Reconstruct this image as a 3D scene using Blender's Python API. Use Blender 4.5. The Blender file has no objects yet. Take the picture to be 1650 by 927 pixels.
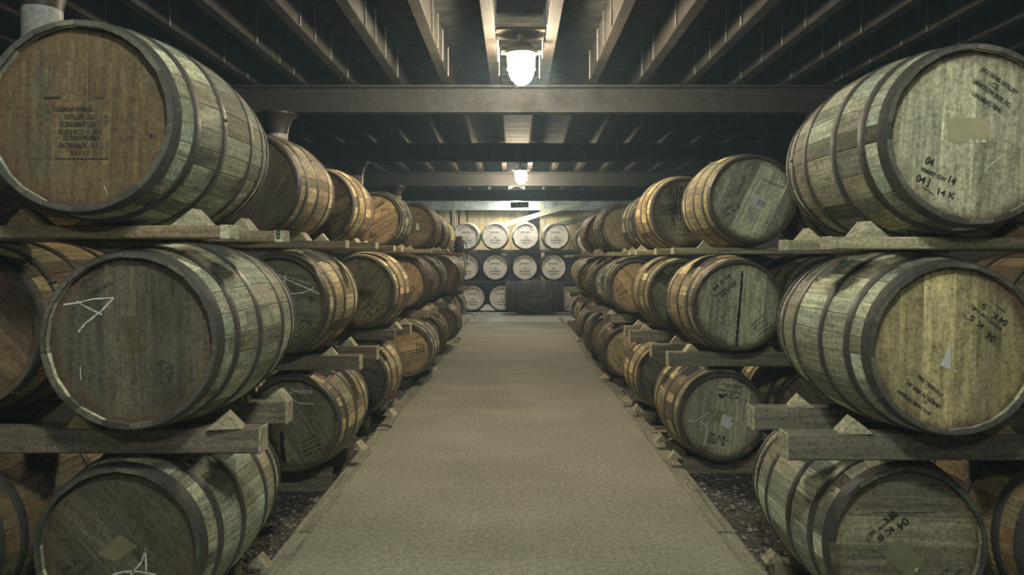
import bpy, math, random
from mathutils import Vector, Matrix
random.seed(7)
S = bpy.context.scene
COL = S.collection
PI = math.pi

# ------------------------------------------------------------------ camera
EYE = 1.45            # eye height above the walkway
FPX = 1221.0          # focal length in pixels of the 1650 wide frame
VPX, VPY = 829.0, 417.0
cd = bpy.data.cameras.new('camera')
cd.sensor_width = 36.0
cd.lens = FPX / 1650.0 * 36.0
cd.shift_x = -(VPX - 825.0) / 1650.0
cd.shift_y = -(463.5 - VPY) / 1650.0
cd.clip_start = 0.02
cam = bpy.data.objects.new('camera', cd)
COL.objects.link(cam)
cam.location = (0, 0, EYE)
cam.rotation_euler = (PI / 2, 0, 0)
S.camera = cam

# ------------------------------------------------------------------ light, exposure
w = bpy.data.worlds.new('world')
S.world = w
w.use_nodes = True
w.node_tree.nodes['Background'].inputs[0].default_value = (0.55, 0.6, 0.75, 1)
w.node_tree.nodes['Background'].inputs[1].default_value = 0.002
S.view_settings.view_transform = 'Standard'
S.view_settings.look = 'None'
S.view_settings.gamma = 1.0
S.view_settings.use_curve_mapping = False
S.view_settings.exposure = 0.08
LAMP_WARM = (1.0, 0.85, 0.60)
LAMP_COOL = (0.95, 1.0, 0.84)
LAMP_POWER = {'near': 210.0, 'over': 350.0, 'one': 430.0, 'two': 420.0, 'back': 240.0, 'end': 470.0}
HAZE_DENSITY = 0.008          # thin dusty air in the whole room
vs = w.node_tree.nodes.new('ShaderNodeVolumeScatter')
vs.inputs['Color'].default_value = (.50, .76, 1.0, 1)
vs.inputs['Density'].default_value = HAZE_DENSITY
vs.inputs['Anisotropy'].default_value = 0.2
w.node_tree.links.new(vs.outputs[0], w.node_tree.nodes['World Output'].inputs['Volume'])
S.cycles.use_light_tree = False
S.cycles.max_bounces = 4
S.cycles.diffuse_bounces = 2
S.cycles.glossy_bounces = 2
S.cycles.volume_bounces = 0
S.cycles.transparent_max_bounces = 6
S.cycles.use_adaptive_sampling = True
S.cycles.adaptive_threshold = 0.02

# ------------------------------------------------------------------ materials
MATS = {}


def new_mat(name):
    m = bpy.data.materials.new(name)
    m.use_nodes = True
    nt = m.node_tree
    b = nt.nodes['Principled BSDF']
    MATS[name] = m
    return m, nt, b


def N(nt, kind, **kw):
    n = nt.nodes.new(kind)
    for k, v in kw.items():
        setattr(n, k, v)
    return n


def math_node(nt, op, a, b=None, clamp=False):
    n = N(nt, 'ShaderNodeMath', operation=op, use_clamp=clamp)
    for i, v in enumerate((a, b)):
        if v is None:
            continue
        if isinstance(v, (int, float)):
            n.inputs[i].default_value = v
        else:
            nt.links.new(v, n.inputs[i])
    return n.outputs[0]


def mix_col(nt, fac, a, b, blend='MIX', amount=None):
    fac = fac if amount is None else amount
    n = N(nt, 'ShaderNodeMix', data_type='RGBA', blend_type=blend)
    for sock, v in ((n.inputs[0], fac), (n.inputs[6], a), (n.inputs[7], b)):
        if isinstance(v, (int, float)):
            sock.default_value = v
        elif isinstance(v, tuple):
            sock.default_value = (*v, 1) if len(v) == 3 else v
        else:
            nt.links.new(v, sock)
    return n.outputs[2]


def noise(nt, vec, scale, detail=4, rough=0.55, wsock=None):
    n = N(nt, 'ShaderNodeTexNoise', noise_dimensions='4D' if wsock is not None else '3D')
    n.inputs['Scale'].default_value = scale
    n.inputs['Detail'].default_value = detail
    n.inputs['Roughness'].default_value = rough
    nt.links.new(vec, n.inputs['Vector'])
    if wsock is not None:
        nt.links.new(wsock, n.inputs['W'])
    return n.outputs['Fac']


def ramp(nt, fac, stops):
    n = N(nt, 'ShaderNodeValToRGB')
    e = n.color_ramp.elements
    while len(e) < len(stops):
        e.new(0.5)
    for i, (p, c) in enumerate(stops):
        e[i].position = p
        if isinstance(c, (int, float)):
            c = (c, c, c)
        e[i].color = (*c, 1)
    nt.links.new(fac, n.inputs[0])
    return n.outputs[0]


def mapped(nt, scale, src='Object'):
    t = N(nt, 'ShaderNodeTexCoord')
    mp = N(nt, 'ShaderNodeMapping')
    mp.inputs['Scale'].default_value = scale
    nt.links.new(t.outputs[src], mp.inputs[0])
    return mp.outputs[0]


def bump(nt, b, h, strength, dist=0.004):
    n = N(nt, 'ShaderNodeBump')
    n.inputs['Strength'].default_value = strength
    n.inputs['Distance'].default_value = dist
    nt.links.new(h, n.inputs['Height'])
    nt.links.new(n.outputs[0], b.inputs['Normal'])


def wood_mat(name, grain, base=None, tone=True, seg=False, chime=0, tonef=1.0, grainf=1.0, rough=0.78, rim=None, stain=0.55, bumpf=0.5):
    """weathered timber: object colour x piece tone, streaks along the grain, damp stains"""
    m, nt, b = new_mat(name)
    oi = N(nt, 'ShaderNodeObjectInfo')
    rnd = math_node(nt, 'MULTIPLY', oi.outputs['Random'], 37.0)
    g = noise(nt, mapped(nt, grain), 1.0, 4, 0.66, rnd)
    big = noise(nt, mapped(nt, (1, 1, 1)), 5.0, 3, 0.65, rnd)
    mid = noise(nt, mapped(nt, (1, 1, 1)), 17.0, 3, 0.68, rnd)
    col = oi.outputs['Color'] if base is None else base
    c = mix_col(nt, 1.0, col, ramp(nt, g, [(0.27, 0.32), (0.42, 0.72), (0.55, 1.0), (0.74, 1.5)]), 'MULTIPLY', grainf)
    if tone:
        at = N(nt, 'ShaderNodeAttribute', attribute_name='tone')
        tv = math_node(nt, 'ADD', math_node(nt, 'MULTIPLY', at.outputs['Fac'], 0.75),
                       math_node(nt, 'MULTIPLY', oi.outputs['Random'], 0.35))
        if seg:
            t = N(nt, 'ShaderNodeTexCoord')
            sp = N(nt, 'ShaderNodeSeparateXYZ')
            nt.links.new(t.outputs['Object'], sp.inputs[0])
            sgn = None
            for yy in (-.318, -.135, .135, .318):
                gg = math_node(nt, 'GREATER_THAN', sp.outputs[1], yy)
                sgn = gg if sgn is None else math_node(nt, 'ADD', sgn, gg)
            cb = N(nt, 'ShaderNodeCombineXYZ')
            nt.links.new(math_node(nt, 'MULTIPLY', at.outputs['Fac'], 91.7), cb.inputs[0])
            nt.links.new(sgn, cb.inputs[1])
            nt.links.new(rnd, cb.inputs[2])
            wn = N(nt, 'ShaderNodeTexWhiteNoise')
            nt.links.new(cb.outputs[0], wn.inputs[0])
            tv = math_node(nt, 'ADD', math_node(nt, 'MULTIPLY', tv, .45), math_node(nt, 'MULTIPLY', wn.outputs[0], .55))
            c = mix_col(nt, 1.0, c, ramp(nt, wn.outputs[0], [(0.0, (1.0, 1.0, 1.0)), (0.3, (1.10, .97, .80)), (0.55, (.88, 1.02, .98)), (0.8, (1.06, 1.0, .86)), (1.0, (.95, 1.03, .98))]), 'MULTIPLY')
        c = mix_col(nt, 1.0, c, ramp(nt, tv, [(0.12, (0.30, 0.28, 0.26)), (0.35, (0.75, 0.74, 0.68)), (0.6, (1.0, 1.0, 0.95)), (0.85, (1.9, 1.88, 1.72))]), 'MULTIPLY', tonef)
    # verdigris / grey weathering patches and dark damp stains
    c = mix_col(nt, math_node(nt, 'MULTIPLY', ramp(nt, big, [(0.45, 0), (0.68, 1)]), 0.35), c, mix_col(nt, 0.6, c, (0.17, 0.21, 0.17)))
    c = mix_col(nt, math_node(nt, 'MULTIPLY', ramp(nt, big, [(0.28, 1), (0.44, 0)]), stain), c, (0.035, 0.026, 0.02))
    c = mix_col(nt, math_node(nt, 'MULTIPLY', ramp(nt, mid, [(0.22, 1), (0.36, 0)]), stain * 1.1), c, (0.025, 0.02, 0.016))
    if rim:
        t = N(nt, 'ShaderNodeTexCoord')
        sp = N(nt, 'ShaderNodeSeparateXYZ')
        nt.links.new(t.outputs['Object'], sp.inputs[0])
        r2 = math_node(nt, 'ADD', math_node(nt, 'MULTIPLY', sp.outputs[0], sp.outputs[0]), math_node(nt, 'MULTIPLY', sp.outputs[2], sp.outputs[2]))
        rr = math_node(nt, 'SQRT', r2)
        rr = math_node(nt, 'ADD', rr, math_node(nt, 'MULTIPLY', math_node(nt, 'SUBTRACT', big, 0.5), 0.10))
        rr = math_node(nt, 'ADD', rr, math_node(nt, 'MULTIPLY', math_node(nt, 'SUBTRACT', mid, 0.5), 0.05))
        c = mix_col(nt, math_node(nt, 'MULTIPLY', ramp(nt, math_node(nt, 'DIVIDE', rr, rim), [(0.84, 0), (0.97, 1)]), 0.5), c, (0.13, 0.072, 0.03))
        c = mix_col(nt, math_node(nt, 'MULTIPLY', ramp(nt, math_node(nt, 'DIVIDE', rr, rim), [(0.94, 0), (1.0, 1)]), 0.6), c, (0.05, 0.03, 0.02))
    sk = noise(nt, mapped(nt, (1, 1, 1)), 85.0, 2, 0.6, rnd)
    c = mix_col(nt, 1.0, c, ramp(nt, sk, [(0.3, 0.55), (0.5, 1.0), (0.72, 1.35)]), 'MULTIPLY')
    if chime:
        t = N(nt, 'ShaderNodeTexCoord')
        sp = N(nt, 'ShaderNodeSeparateXYZ')
        nt.links.new(t.outputs['Object'], sp.inputs[0])
        ay = math_node(nt, 'ABSOLUTE', sp.outputs[1])
        c = mix_col(nt, math_node(nt, 'MULTIPLY', math_node(nt, 'GREATER_THAN', ay, chime), .85), c, (.035, .034, .033))
    nt.links.new(c, b.inputs['Base Color'])
    b.inputs['Roughness'].default_value = rough
    bump(nt, b, g, bumpf)
    return m


wood_mat('stave_wood', (60, 4, 60), seg=True, stain=.75, chime=.438, bumpf=.7)
wood_mat('head_wood', (55, 3, 4), rim=0.27, stain=0.5, tonef=.45)
wood_mat('painted_head', (48, 3, 5), rim=0.40, stain=0.08, tone=False, grainf=.3)
wood_mat('rail_wood', (3, 40, 40), tone=False, stain=0.4)
wood_mat('wedge_wood', (6, 40, 40), tone=False, stain=0.25)
wood_mat('joist_wood', (50, 3, 50), tone=False, stain=0.4)
wood_mat('ceiling_wood', (3, 50, 50), tone=False, stain=0.45)
wood_mat('plank_wood', (60, 60, 3), tone=False, stain=0.3)
wood_mat('kerb_wood', (50, 3, 50), tone=False, stain=0.4)


def metal_mat(name, colour, rust, rough=0.55, metallic=0.55, scale=14.0, rustf=0.6):
    m, nt, b = new_mat(name)
    oi = N(nt, 'ShaderNodeObjectInfo')
    rnd = math_node(nt, 'MULTIPLY', oi.outputs['Random'], 37.0)
    a = noise(nt, mapped(nt, (1, 1, 1)), scale, 5, 0.65, rnd)
    f = noise(nt, mapped(nt, (1, 1, 1)), scale * 6, 3, 0.6, rnd)
    if colour is None:
        colour = oi.outputs['Color']
    c = mix_col(nt, math_node(nt, 'MULTIPLY', ramp(nt, a, [(0.4, 0), (0.65, 1)]), rustf), colour, rust)
    c = mix_col(nt, 1.0, c, ramp(nt, f, [(0.3, 0.6), (0.7, 1.25)]), 'MULTIPLY')
    nt.links.new(c, b.inputs['Base Color'])
    b.inputs['Metallic'].default_value = metallic
    nt.links.new(ramp(nt, a, [(0.3, rough - 0.12), (0.7, min(1, rough + 0.2))]), b.inputs['Roughness'])
    bump(nt, b, f, 0.25, 0.002)
    return m


metal_mat('hoop_steel', (0.092, 0.09, 0.085), (0.07, 0.052, 0.04), 0.56, 0.25)
metal_mat('painted_hoop', None, (0.2, 0.19, 0.17), 0.6, 0.0, 14.0, 0.15)
metal_mat('beam_steel', (0.058, 0.058, 0.058), (0.04, 0.034, 0.03), 0.6, 0.1, 4.0)
metal_mat('pale_steel', (0.42, 0.50, 0.50), (0.3, 0.36, 0.36), 0.35, 0.2, 3.0)
metal_mat('column_paint', (0.52, 0.53, 0.53), (0.35, 0.34, 0.32), 0.45, 0.0, 6.0, 0.5)
metal_mat('column_dark', (0.06, 0.05, 0.05), (0.08, 0.045, 0.03), 0.45, 0.2, 6.0)
metal_mat('strap_steel', (0.55, 0.56, 0.56), (0.3, 0.29, 0.27), 0.4, 0.6, 8.0, 0.4)
metal_mat('lamp_metal', (0.5, 0.46, 0.38), (0.3, 0.24, 0.16), 0.4, 0.6, 20.0, 0.4)
metal_mat('black_plastic', (0.018, 0.018, 0.02), (0.03, 0.03, 0.03), 0.5, 0.0, 20.0, 0.4)
metal_mat('pale_cable', (0.75, 0.76, 0.76), (0.5, 0.5, 0.5), 0.5, 0.0, 20.0, 0.3)
metal_mat('sign_mark', (0.3, 0.32, 0.3), (0.2, 0.22, 0.2), 0.5, 0.0, 20.0, 0.3)


def flat_mat(name, colour, worn, lo, hi, scale=60.0, transparent=True):
    """thin print, chalk or paper that is worn away in specks"""
    m, nt, b = new_mat(name)
    oi = N(nt, 'ShaderNodeObjectInfo')
    rnd = math_node(nt, 'MULTIPLY', oi.outputs['Random'], 37.0)
    f = noise(nt, mapped(nt, (1, 1, 1)), scale, 5, 0.7, rnd)
    g = noise(nt, mapped(nt, (1, 1, 1)), scale * 0.25, 3, 0.6, rnd)
    c = mix_col(nt, ramp(nt, g, [(0.35, 0), (0.7, 1)]), colour, worn)
    nt.links.new(c, b.inputs['Base Color'])
    b.inputs['Roughness'].default_value = 0.85
    if transparent:
        nt.links.new(ramp(nt, f, [(lo, 0), (hi, 1)]), b.inputs['Alpha'])
    return m


flat_mat('stencil_ink', (0.016, 0.014, 0.014), (0.03, 0.028, 0.025), 0.18, 0.30, 90.0)
flat_mat('faded_ink', (0.03, 0.028, 0.025), (0.05, 0.045, 0.04), 0.36, 0.52, 90.0)
flat_mat('chalk', (0.75, 0.77, 0.74), (0.55, 0.57, 0.55), 0.33, 0.46, 150.0)
flat_mat('white_paper', (0.66, 0.68, 0.66), (0.5, 0.52, 0.5), 0, 0, 40.0, False)
flat_mat('tan_paper', (0.40, 0.36, 0.24), (0.30, 0.27, 0.18), 0, 0, 40.0, False)
flat_mat('olive_paper', (0.24, 0.23, 0.13), (0.17, 0.16, 0.10), 0, 0, 40.0, False)
flat_mat('tan_stain', (.15, .115, .055), (.10, .08, .04), 0.25, 0.6, 30.0)
flat_mat('black_print', (0.012, 0.012, 0.012), (0.03, 0.03, 0.03), 0, 0, 40.0, False)
flat_mat('crack_dark', (0.012, 0.012, 0.012), (0.03, 0.028, 0.025), 0.25, 0.4, 60.0)
flat_mat('white_end', (0.62, 0.58, 0.46), (0.45, 0.40, 0.30), 0, 0, 60.0, False)

# walkway: trowelled concrete
m, nt, b = new_mat('walkway_concrete')
a = noise(nt, mapped(nt, (1, 1, 1)), 1.1, 5, 0.6)
a2 = noise(nt, mapped(nt, (0.25, 2.2, 1)), 1.0, 5, 0.65)
f = noise(nt, mapped(nt, (1, 1, 1)), 38.0, 5, 0.75)
f2 = noise(nt, mapped(nt, (1, 1, 1)), 140.0, 3, 0.7)
c = ramp(nt, a, [(0.3, (0.275, 0.28, 0.225)), (0.7, (0.39, 0.39, 0.32))])
c = mix_col(nt, 1.0, c, ramp(nt, a2, [(0.3, 0.92), (0.7, 1.06)]), 'MULTIPLY')
c = mix_col(nt, 1.0, c, ramp(nt, f, [(0.3, 0.5), (0.7, 1.42)]), 'MULTIPLY')
c = mix_col(nt, 1.0, c, ramp(nt, f2, [(0.3, 0.55), (0.7, 1.4)]), 'MULTIPLY')
nt.links.new(c, b.inputs['Base Color'])
b.inputs['Roughness'].default_value = 0.8
bump(nt, b, math_node(nt, 'ADD', f, f2), 0.3, 0.003)

m, nt, b = new_mat('pale_concrete')
f = noise(nt, mapped(nt, (1, 1, 1)), 6.0, 5, 0.7)
nt.links.new(ramp(nt, f, [(0.3, (0.42, 0.43, 0.42)), (0.7, (0.62, 0.63, 0.62))]), b.inputs['Base Color'])
b.inputs['Roughness'].default_value = 0.7

m, nt, b = new_mat('earth')
f = noise(nt, mapped(nt, (1, 1, 1)), 30.0, 6, 0.8)
nt.links.new(ramp(nt, f, [(0.3, (0.045, 0.04, 0.036)), (0.7, (0.19, 0.175, 0.15))]), b.inputs['Base Color'])
b.inputs['Roughness'].default_value = 0.95
bump(nt, b, f, 1.0, 0.02)

m, nt, b = new_mat('gravel')
oi = N(nt, 'ShaderNodeAttribute', attribute_name='tone')
nt.links.new(ramp(nt, oi.outputs['Fac'], [(0, (0.07, 0.065, 0.06)), (0.6, (0.26, 0.25, 0.23)), (1, (0.42, 0.40, 0.36))]), b.inputs['Base Color'])
b.inputs['Roughness'].default_value = 0.85

m, nt, b = new_mat('wall_brick')
br = N(nt, 'ShaderNodeTexBrick')
mp = N(nt, 'ShaderNodeMapping')
tc = N(nt, 'ShaderNodeTexCoord')
mp.inputs['Rotation'].default_value = (PI / 2, 0, PI / 2)
nt.links.new(tc.outputs['Object'], mp.inputs[0])
nt.links.new(mp.outputs[0], br.inputs[0])
br.inputs['Color1'].default_value = (0.07, 0.045, 0.035, 1)
br.inputs['Color2'].default_value = (0.10, 0.06, 0.045, 1)
br.inputs['Mortar'].default_value = (0.09, 0.08, 0.075, 1)
br.inputs['Scale'].default_value = 4.0
nt.links.new(br.outputs[0], b.inputs['Base Color'])
b.inputs['Roughness'].default_value = 0.9


def emit_mat(name, colour, strength):
    m = bpy.data.materials.new(name)
    m.use_nodes = True
    nt = m.node_tree
    nt.nodes.remove(nt.nodes['Principled BSDF'])
    e = N(nt, 'ShaderNodeEmission')
    e.inputs[0].default_value = (*colour, 1)
    e.inputs[1].default_value = strength
    nt.links.new(e.outputs[0], nt.nodes['Material Output'].inputs[0])
    MATS[name] = m
    return m


# ------------------------------------------------------------------ object helpers
def mesh_of(name, verts, faces, mat, smooth=None, tone=None):
    me = bpy.data.meshes.new(name)
    me.from_pydata([tuple(v) for v in verts], [], faces)
    if mat:
        me.materials.append(MATS[mat])
    if smooth is not None:
        me.polygons.foreach_set('use_smooth', [True] * len(me.polygons))
        me.set_sharp_from_angle(angle=math.radians(smooth))
    if tone is not None:
        at = me.attributes.new('tone', 'FLOAT', 'FACE')
        vals = tone if isinstance(tone, list) else [tone] * len(me.polygons)
        at.data.foreach_set('value', vals)
    me.update()
    return me


def link(name, data, parent=None, loc=(0, 0, 0), rot=(0, 0, 0), colour=None):
    o = bpy.data.objects.new(name, data)
    COL.objects.link(o)
    o.parent = parent
    o.location = loc
    o.rotation_euler = rot
    if colour:
        o.color = (*colour, 1)
    return o


def tag(o, label, cat, group=None):
    o['label'] = label
    o['category'] = cat
    if group:
        o['group'] = group
    return o


def struct(o):
    o['kind'] = 'structure'
    return o


def box_data(x0, x1, y0, y1, z0, z1, bev=0.0):
    """box; bev > 0 gives chamfered edges (24 vertices)"""
    if bev <= 0:
        v = [(x, y, z) for x in (x0, x1) for y in (y0, y1) for z in (z0, z1)]
        f = [(0, 1, 3, 2), (4, 6, 7, 5), (0, 4, 5, 1), (2, 3, 7, 6), (0, 2, 6, 4), (1, 5, 7, 3)]
        return v, f
    import bmesh
    bm = bmesh.new()
    v, f = box_data(x0, x1, y0, y1, z0, z1)
    bv = [bm.verts.new(p) for p in v]
    for q in f:
        bm.faces.new([bv[i] for i in q])
    bmesh.ops.bevel(bm, geom=bm.edges[:], offset=bev, segments=1, affect='EDGES')
    bm.verts.index_update()
    out = [tuple(p.co) for p in bm.verts], [tuple(p.index for p in q.verts) for q in bm.faces]
    bm.free()
    return out


def join(*parts):
    V, F = [], []
    for v, f in parts:
        k = len(V)
        V += list(v)
        F += [tuple(i + k for i in q) for q in f]
    return V, F


def tube(path, r, n=6, closed=False):
    V, F = [], []
    P = [Vector(p) for p in path]
    m = len(P)
    for i, p in enumerate(P):
        a = P[(i - 1) % m] if closed else P[max(i - 1, 0)]
        c = P[(i + 1) % m] if closed else P[min(i + 1, m - 1)]
        t = (c - a).normalized()
        u = t.cross(Vector((0, 0, 1)))
        if u.length < 1e-3:
            u = t.cross(Vector((1, 0, 0)))
        u.normalize()
        q = t.cross(u)
        for k in range(n):
            ang = 2 * PI * k / n
            V.append(p + (u * math.cos(ang) + q * math.sin(ang)) * r)
    for i in range(m if closed else m - 1):
        for k in range(n):
            a, c = i * n + k, i * n + (k + 1) % n
            d, e = ((i + 1) % m) * n + (k + 1) % n, ((i + 1) % m) * n + k
            F.append((a, c, d, e))
    if not closed:
        F.append(tuple(range(n))[::-1])
        F.append(tuple((m - 1) * n + k for k in range(n)))
    return V, F


def lathe(profile, n=32, axis='Z', cap=True):
    V, F = [], []
    for r, z in profile:
        for k in range(n):
            a = 2 * PI * k / n
            x, y = r * math.cos(a), r * math.sin(a)
            V.append((x, y, z) if axis == 'Z' else (x, z, y))
    m = len(profile)
    for i in range(m - 1):
        for k in range(n):
            q = (i * n + k, i * n + (k + 1) % n, (i + 1) * n + (k + 1) % n, (i + 1) * n + k)
            F.append(q if axis == 'Z' else q[::-1])
    if cap:
        a, c = tuple(range(n))[::-1], tuple((m - 1) * n + k for k in range(n))
        F += [a, c] if axis == 'Z' else [a[::-1], c[::-1]]
    return V, F


# ------------------------------------------------------------------ structure
FAR = 24.0
NEAR = -5.0
SIDE = 6.5
Z_JOIST = EYE + 1.79
Z_BOARD = EYE + 2.08

floor = struct(link('floor', mesh_of('floor', *box_data(-SIDE, SIDE, NEAR, FAR, -0.25, -0.035), 'earth')))
v, f = box_data(-1.07, 1.07, NEAR, 17.45, -0.2, 0.0)
walk = struct(link('floor_walkway', mesh_of('floor_walkway', v, f, 'walkway_concrete')))
walk['label'] = 'long grey concrete walkway down the middle'
v, f = box_data(-SIDE, SIDE, 17.45, FAR, -0.2, -0.001)
pale = struct(link('floor_cross', mesh_of('floor_cross', v, f, 'pale_concrete')))
pale['label'] = 'pale concrete cross floor at the far end'
for s, nm in ((-1, 'trim_1'), (1, 'trim_2')):
    root = struct(link(nm, None))
    kv = box_data(-0.05, 0.05, -1.19, 1.19, -0.03, 0.008, 0.006)
    km = mesh_of('kerb_board', *kv, 'kerb_wood')
    y = -3.2
    while y < 17.0:
        o = link('kerb_board', km, root, (s * (1.122 + random.uniform(-.004, .004)), y + 1.2, random.uniform(-.004, .004)), (0, 0, random.uniform(-.002, .002)), (0.31, 0.30, 0.235))
        y += 2.4
    root['label'] = 'timber edging boards along the %s side of the walkway' % ('left' if s < 0 else 'right')

for nm, bx in (('wall_left', (-SIDE - .3, -SIDE, NEAR, FAR, -.2, 3.9)), ('wall_right', (SIDE, SIDE + .3, NEAR, FAR, -.2, 3.9)),
               ('wall_front', (-SIDE, SIDE, NEAR - .3, NEAR, -.2, 3.9))):
    struct(link(nm, mesh_of(nm, *box_data(*bx), 'wall_brick')))

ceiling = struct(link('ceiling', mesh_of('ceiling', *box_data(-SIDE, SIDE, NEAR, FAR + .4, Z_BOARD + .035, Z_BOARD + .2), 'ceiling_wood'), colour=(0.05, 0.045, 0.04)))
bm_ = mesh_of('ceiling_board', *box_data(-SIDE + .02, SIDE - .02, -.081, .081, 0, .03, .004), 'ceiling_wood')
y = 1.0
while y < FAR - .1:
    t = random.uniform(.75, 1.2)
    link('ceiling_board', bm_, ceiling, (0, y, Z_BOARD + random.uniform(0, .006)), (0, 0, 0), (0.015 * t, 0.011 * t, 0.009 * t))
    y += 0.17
jm = mesh_of('joist', *box_data(-.045, .045, NEAR + .02, FAR - .02, 0, .285, .004), 'joist_wood')
sm = mesh_of('strap', *box_data(-.005, .005, -.012, .012, 0, .28), 'strap_steel')
k = -12
while k <= 12:
    x = -.2 + .5 * k
    if abs(x) < SIDE - .2:
        t = random.uniform(.85, 1.15)
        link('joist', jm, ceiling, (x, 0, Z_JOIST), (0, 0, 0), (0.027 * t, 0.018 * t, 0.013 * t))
        if abs(x) < 4.2:
            s = -1 if x > 0 else 1
            for yy in (5.9, 6.35, 6.85, 7.45):
                if random.random() < .85:
                    link('strap', sm, ceiling, (x + s * .052, yy + random.uniform(-.1, .1), Z_JOIST + .002))
    k += 1

# transverse steel beams on cast columns


def i_beam(name, y, mat, label):
    prof = [(-.075, 0), (.075, 0), (.075, .022), (.012, .03), (.012, .25), (.075, .258), (.075, .28), (-.075, .28), (-.075, .258), (-.012, .25), (-.012, .03), (-.075, .022)]
    x0, x1 = -SIDE + .01, SIDE - .01
    n = len(prof)
    V = [(x0, a, c) for a, c in prof] + [(x1, a, c) for a, c in prof]
    F = [(i, (i + 1) % n, n + (i + 1) % n, n + i) for i in range(n)] + [tuple(range(n))[::-1], tuple(range(n, 2 * n))]
    o = link(name, mesh_of(name, V, F, mat), None, (0, y, EYE + 1.495))
    tag(o, label, 'beam', 'steel beams under the joists')
    return o


BEAMS = [(-.2, 'steel cross beam behind the viewer, above the nearest casks'),
         (3.9, 'nearest overhead steel cross beam above the front casks'),
         (7.8, 'wide grey steel cross beam right behind the near lamp'),
         (11.7, 'dark unlit steel cross beam between the two lamps'),
         (15.6, 'steel cross beam right behind the second lamp'),
         (19.5, 'dark steel cross beam just above the white-headed casks'),
         (23.4, 'pale painted steel beam across the plank end wall')]
for i, (y, lab) in enumerate(BEAMS):
    if y > 3:
        i_beam('steel_beam', y, 'pale_steel' if y > 23 else 'beam_steel', lab)

ZB = EYE + 1.495
ORD = ['first', 'second', 'third', 'fourth', 'fifth', 'sixth', 'seventh', 'eighth', 'ninth', 'tenth']


def column(x, y, label):
    root = tag(link('iron_column', None, None, (x, y, -.035)), label, 'column', 'iron columns under the beams')
    H = ZB + .035
    link('shaft', mesh_of('shaft', *lathe([(.13, 0), (.13, .06), (.10, .1), (.095, H - .215)], 24), 'column_paint', 40), root)
    link('capital', mesh_of('capital', *lathe([(.096, H - .215), (.10, H - .19), (.115, H - .12), (.15, H - .05), (.19, H - .02), (.19, H)], 24), 'column_dark', 40), root)


for i, y in enumerate((3.9, 7.8, 11.7, 15.6)):
    column(-2.43, y, '%s iron column from the front, left of the walkway' % ORD[i])
for i, y in enumerate((7.8, 11.7)):
    column(3.2, y, '%s iron column seen behind the casks right of the walkway' % ORD[i])

# end wall of vertical planks with posts and braces
wb = struct(link('wall_back', mesh_of('wall_back', *box_data(-SIDE, SIDE, FAR + .06, FAR + .3, -.2, 3.9), 'plank_wood'), colour=(.010, .012, .018)))  # near-black wall colour paints in the shade behind the stacked casks
pm = [mesh_of('plank', *box_data(-.5 * wd, .5 * wd, 0, .04, 1.68, 3.5, .005), 'plank_wood') for wd in (.15, .18, .21)]
x = -3.6
while x < 3.6:
    i = random.randrange(3)
    wd = (.15, .18, .21)[i]
    gap = (.9 < x < 1.0) or (-1.02 < x < -.9)
    if not (.42 < x + wd / 2 < .78):
        t = random.uniform(.75, 1.15)
        link('plank', pm[i], wb, (x + wd / 2, FAR, 0), (0, 0, 0), (.72 * t, .60 * t, .32 * t))
    x += wd + (.05 if random.random() < .14 else .006)
for i, px in enumerate((731, 874.5)):
    X = (px - VPX) / FPX * 23.0
    o = link('timber_post', mesh_of('timber_post', *box_data(-.05, .05, -.05, .05, 0, 3.2, .006), 'plank_wood'), None, (X, 23.0, 0), (0, 0, 0), (.36, .36, .25))
    tag(o, ('pale timber post at the left of the plank end wall', 'pale timber post with a slanting brace at the end wall')[i], 'post', 'posts at the end wall')


def brace(p0, p1, y, wdt, label, colour):
    a = Vector(((p0[0] - VPX) / FPX * y, y, EYE + (VPY - p0[1]) / FPX * y))
    c = Vector(((p1[0] - VPX) / FPX * y, y, EYE + (VPY - p1[1]) / FPX * y))
    d = c - a
    o = link('timber_brace', mesh_of('timber_brace', *box_data(0, d.length, -.03, .03, -wdt / 2, wdt / 2, .005), 'rail_wood'), None, a, (0, -math.atan2(d.z, d.x), 0), colour)
    tag(o, label, 'brace', 'slanting timbers at the end wall')


brace((806, 365), (935, 326), 22.92, .15, 'long slanting pale timber brace rising across the end wall', (.36, .37, .27))
brace((880, 367), (960, 347), 23.96, .12, 'shorter slanting timber brace low at the right of the end wall', (.22, .25, .18))
brace((745, 437), (815, 409), 23.96, .12, 'slanting greenish timber behind the left white-headed casks', (.2, .24, .17))


# ------------------------------------------------------------------ casks
def rad(y, L, rb, re):
    s = 2 * y / L
    return rb - (rb - re) * s * s


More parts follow.
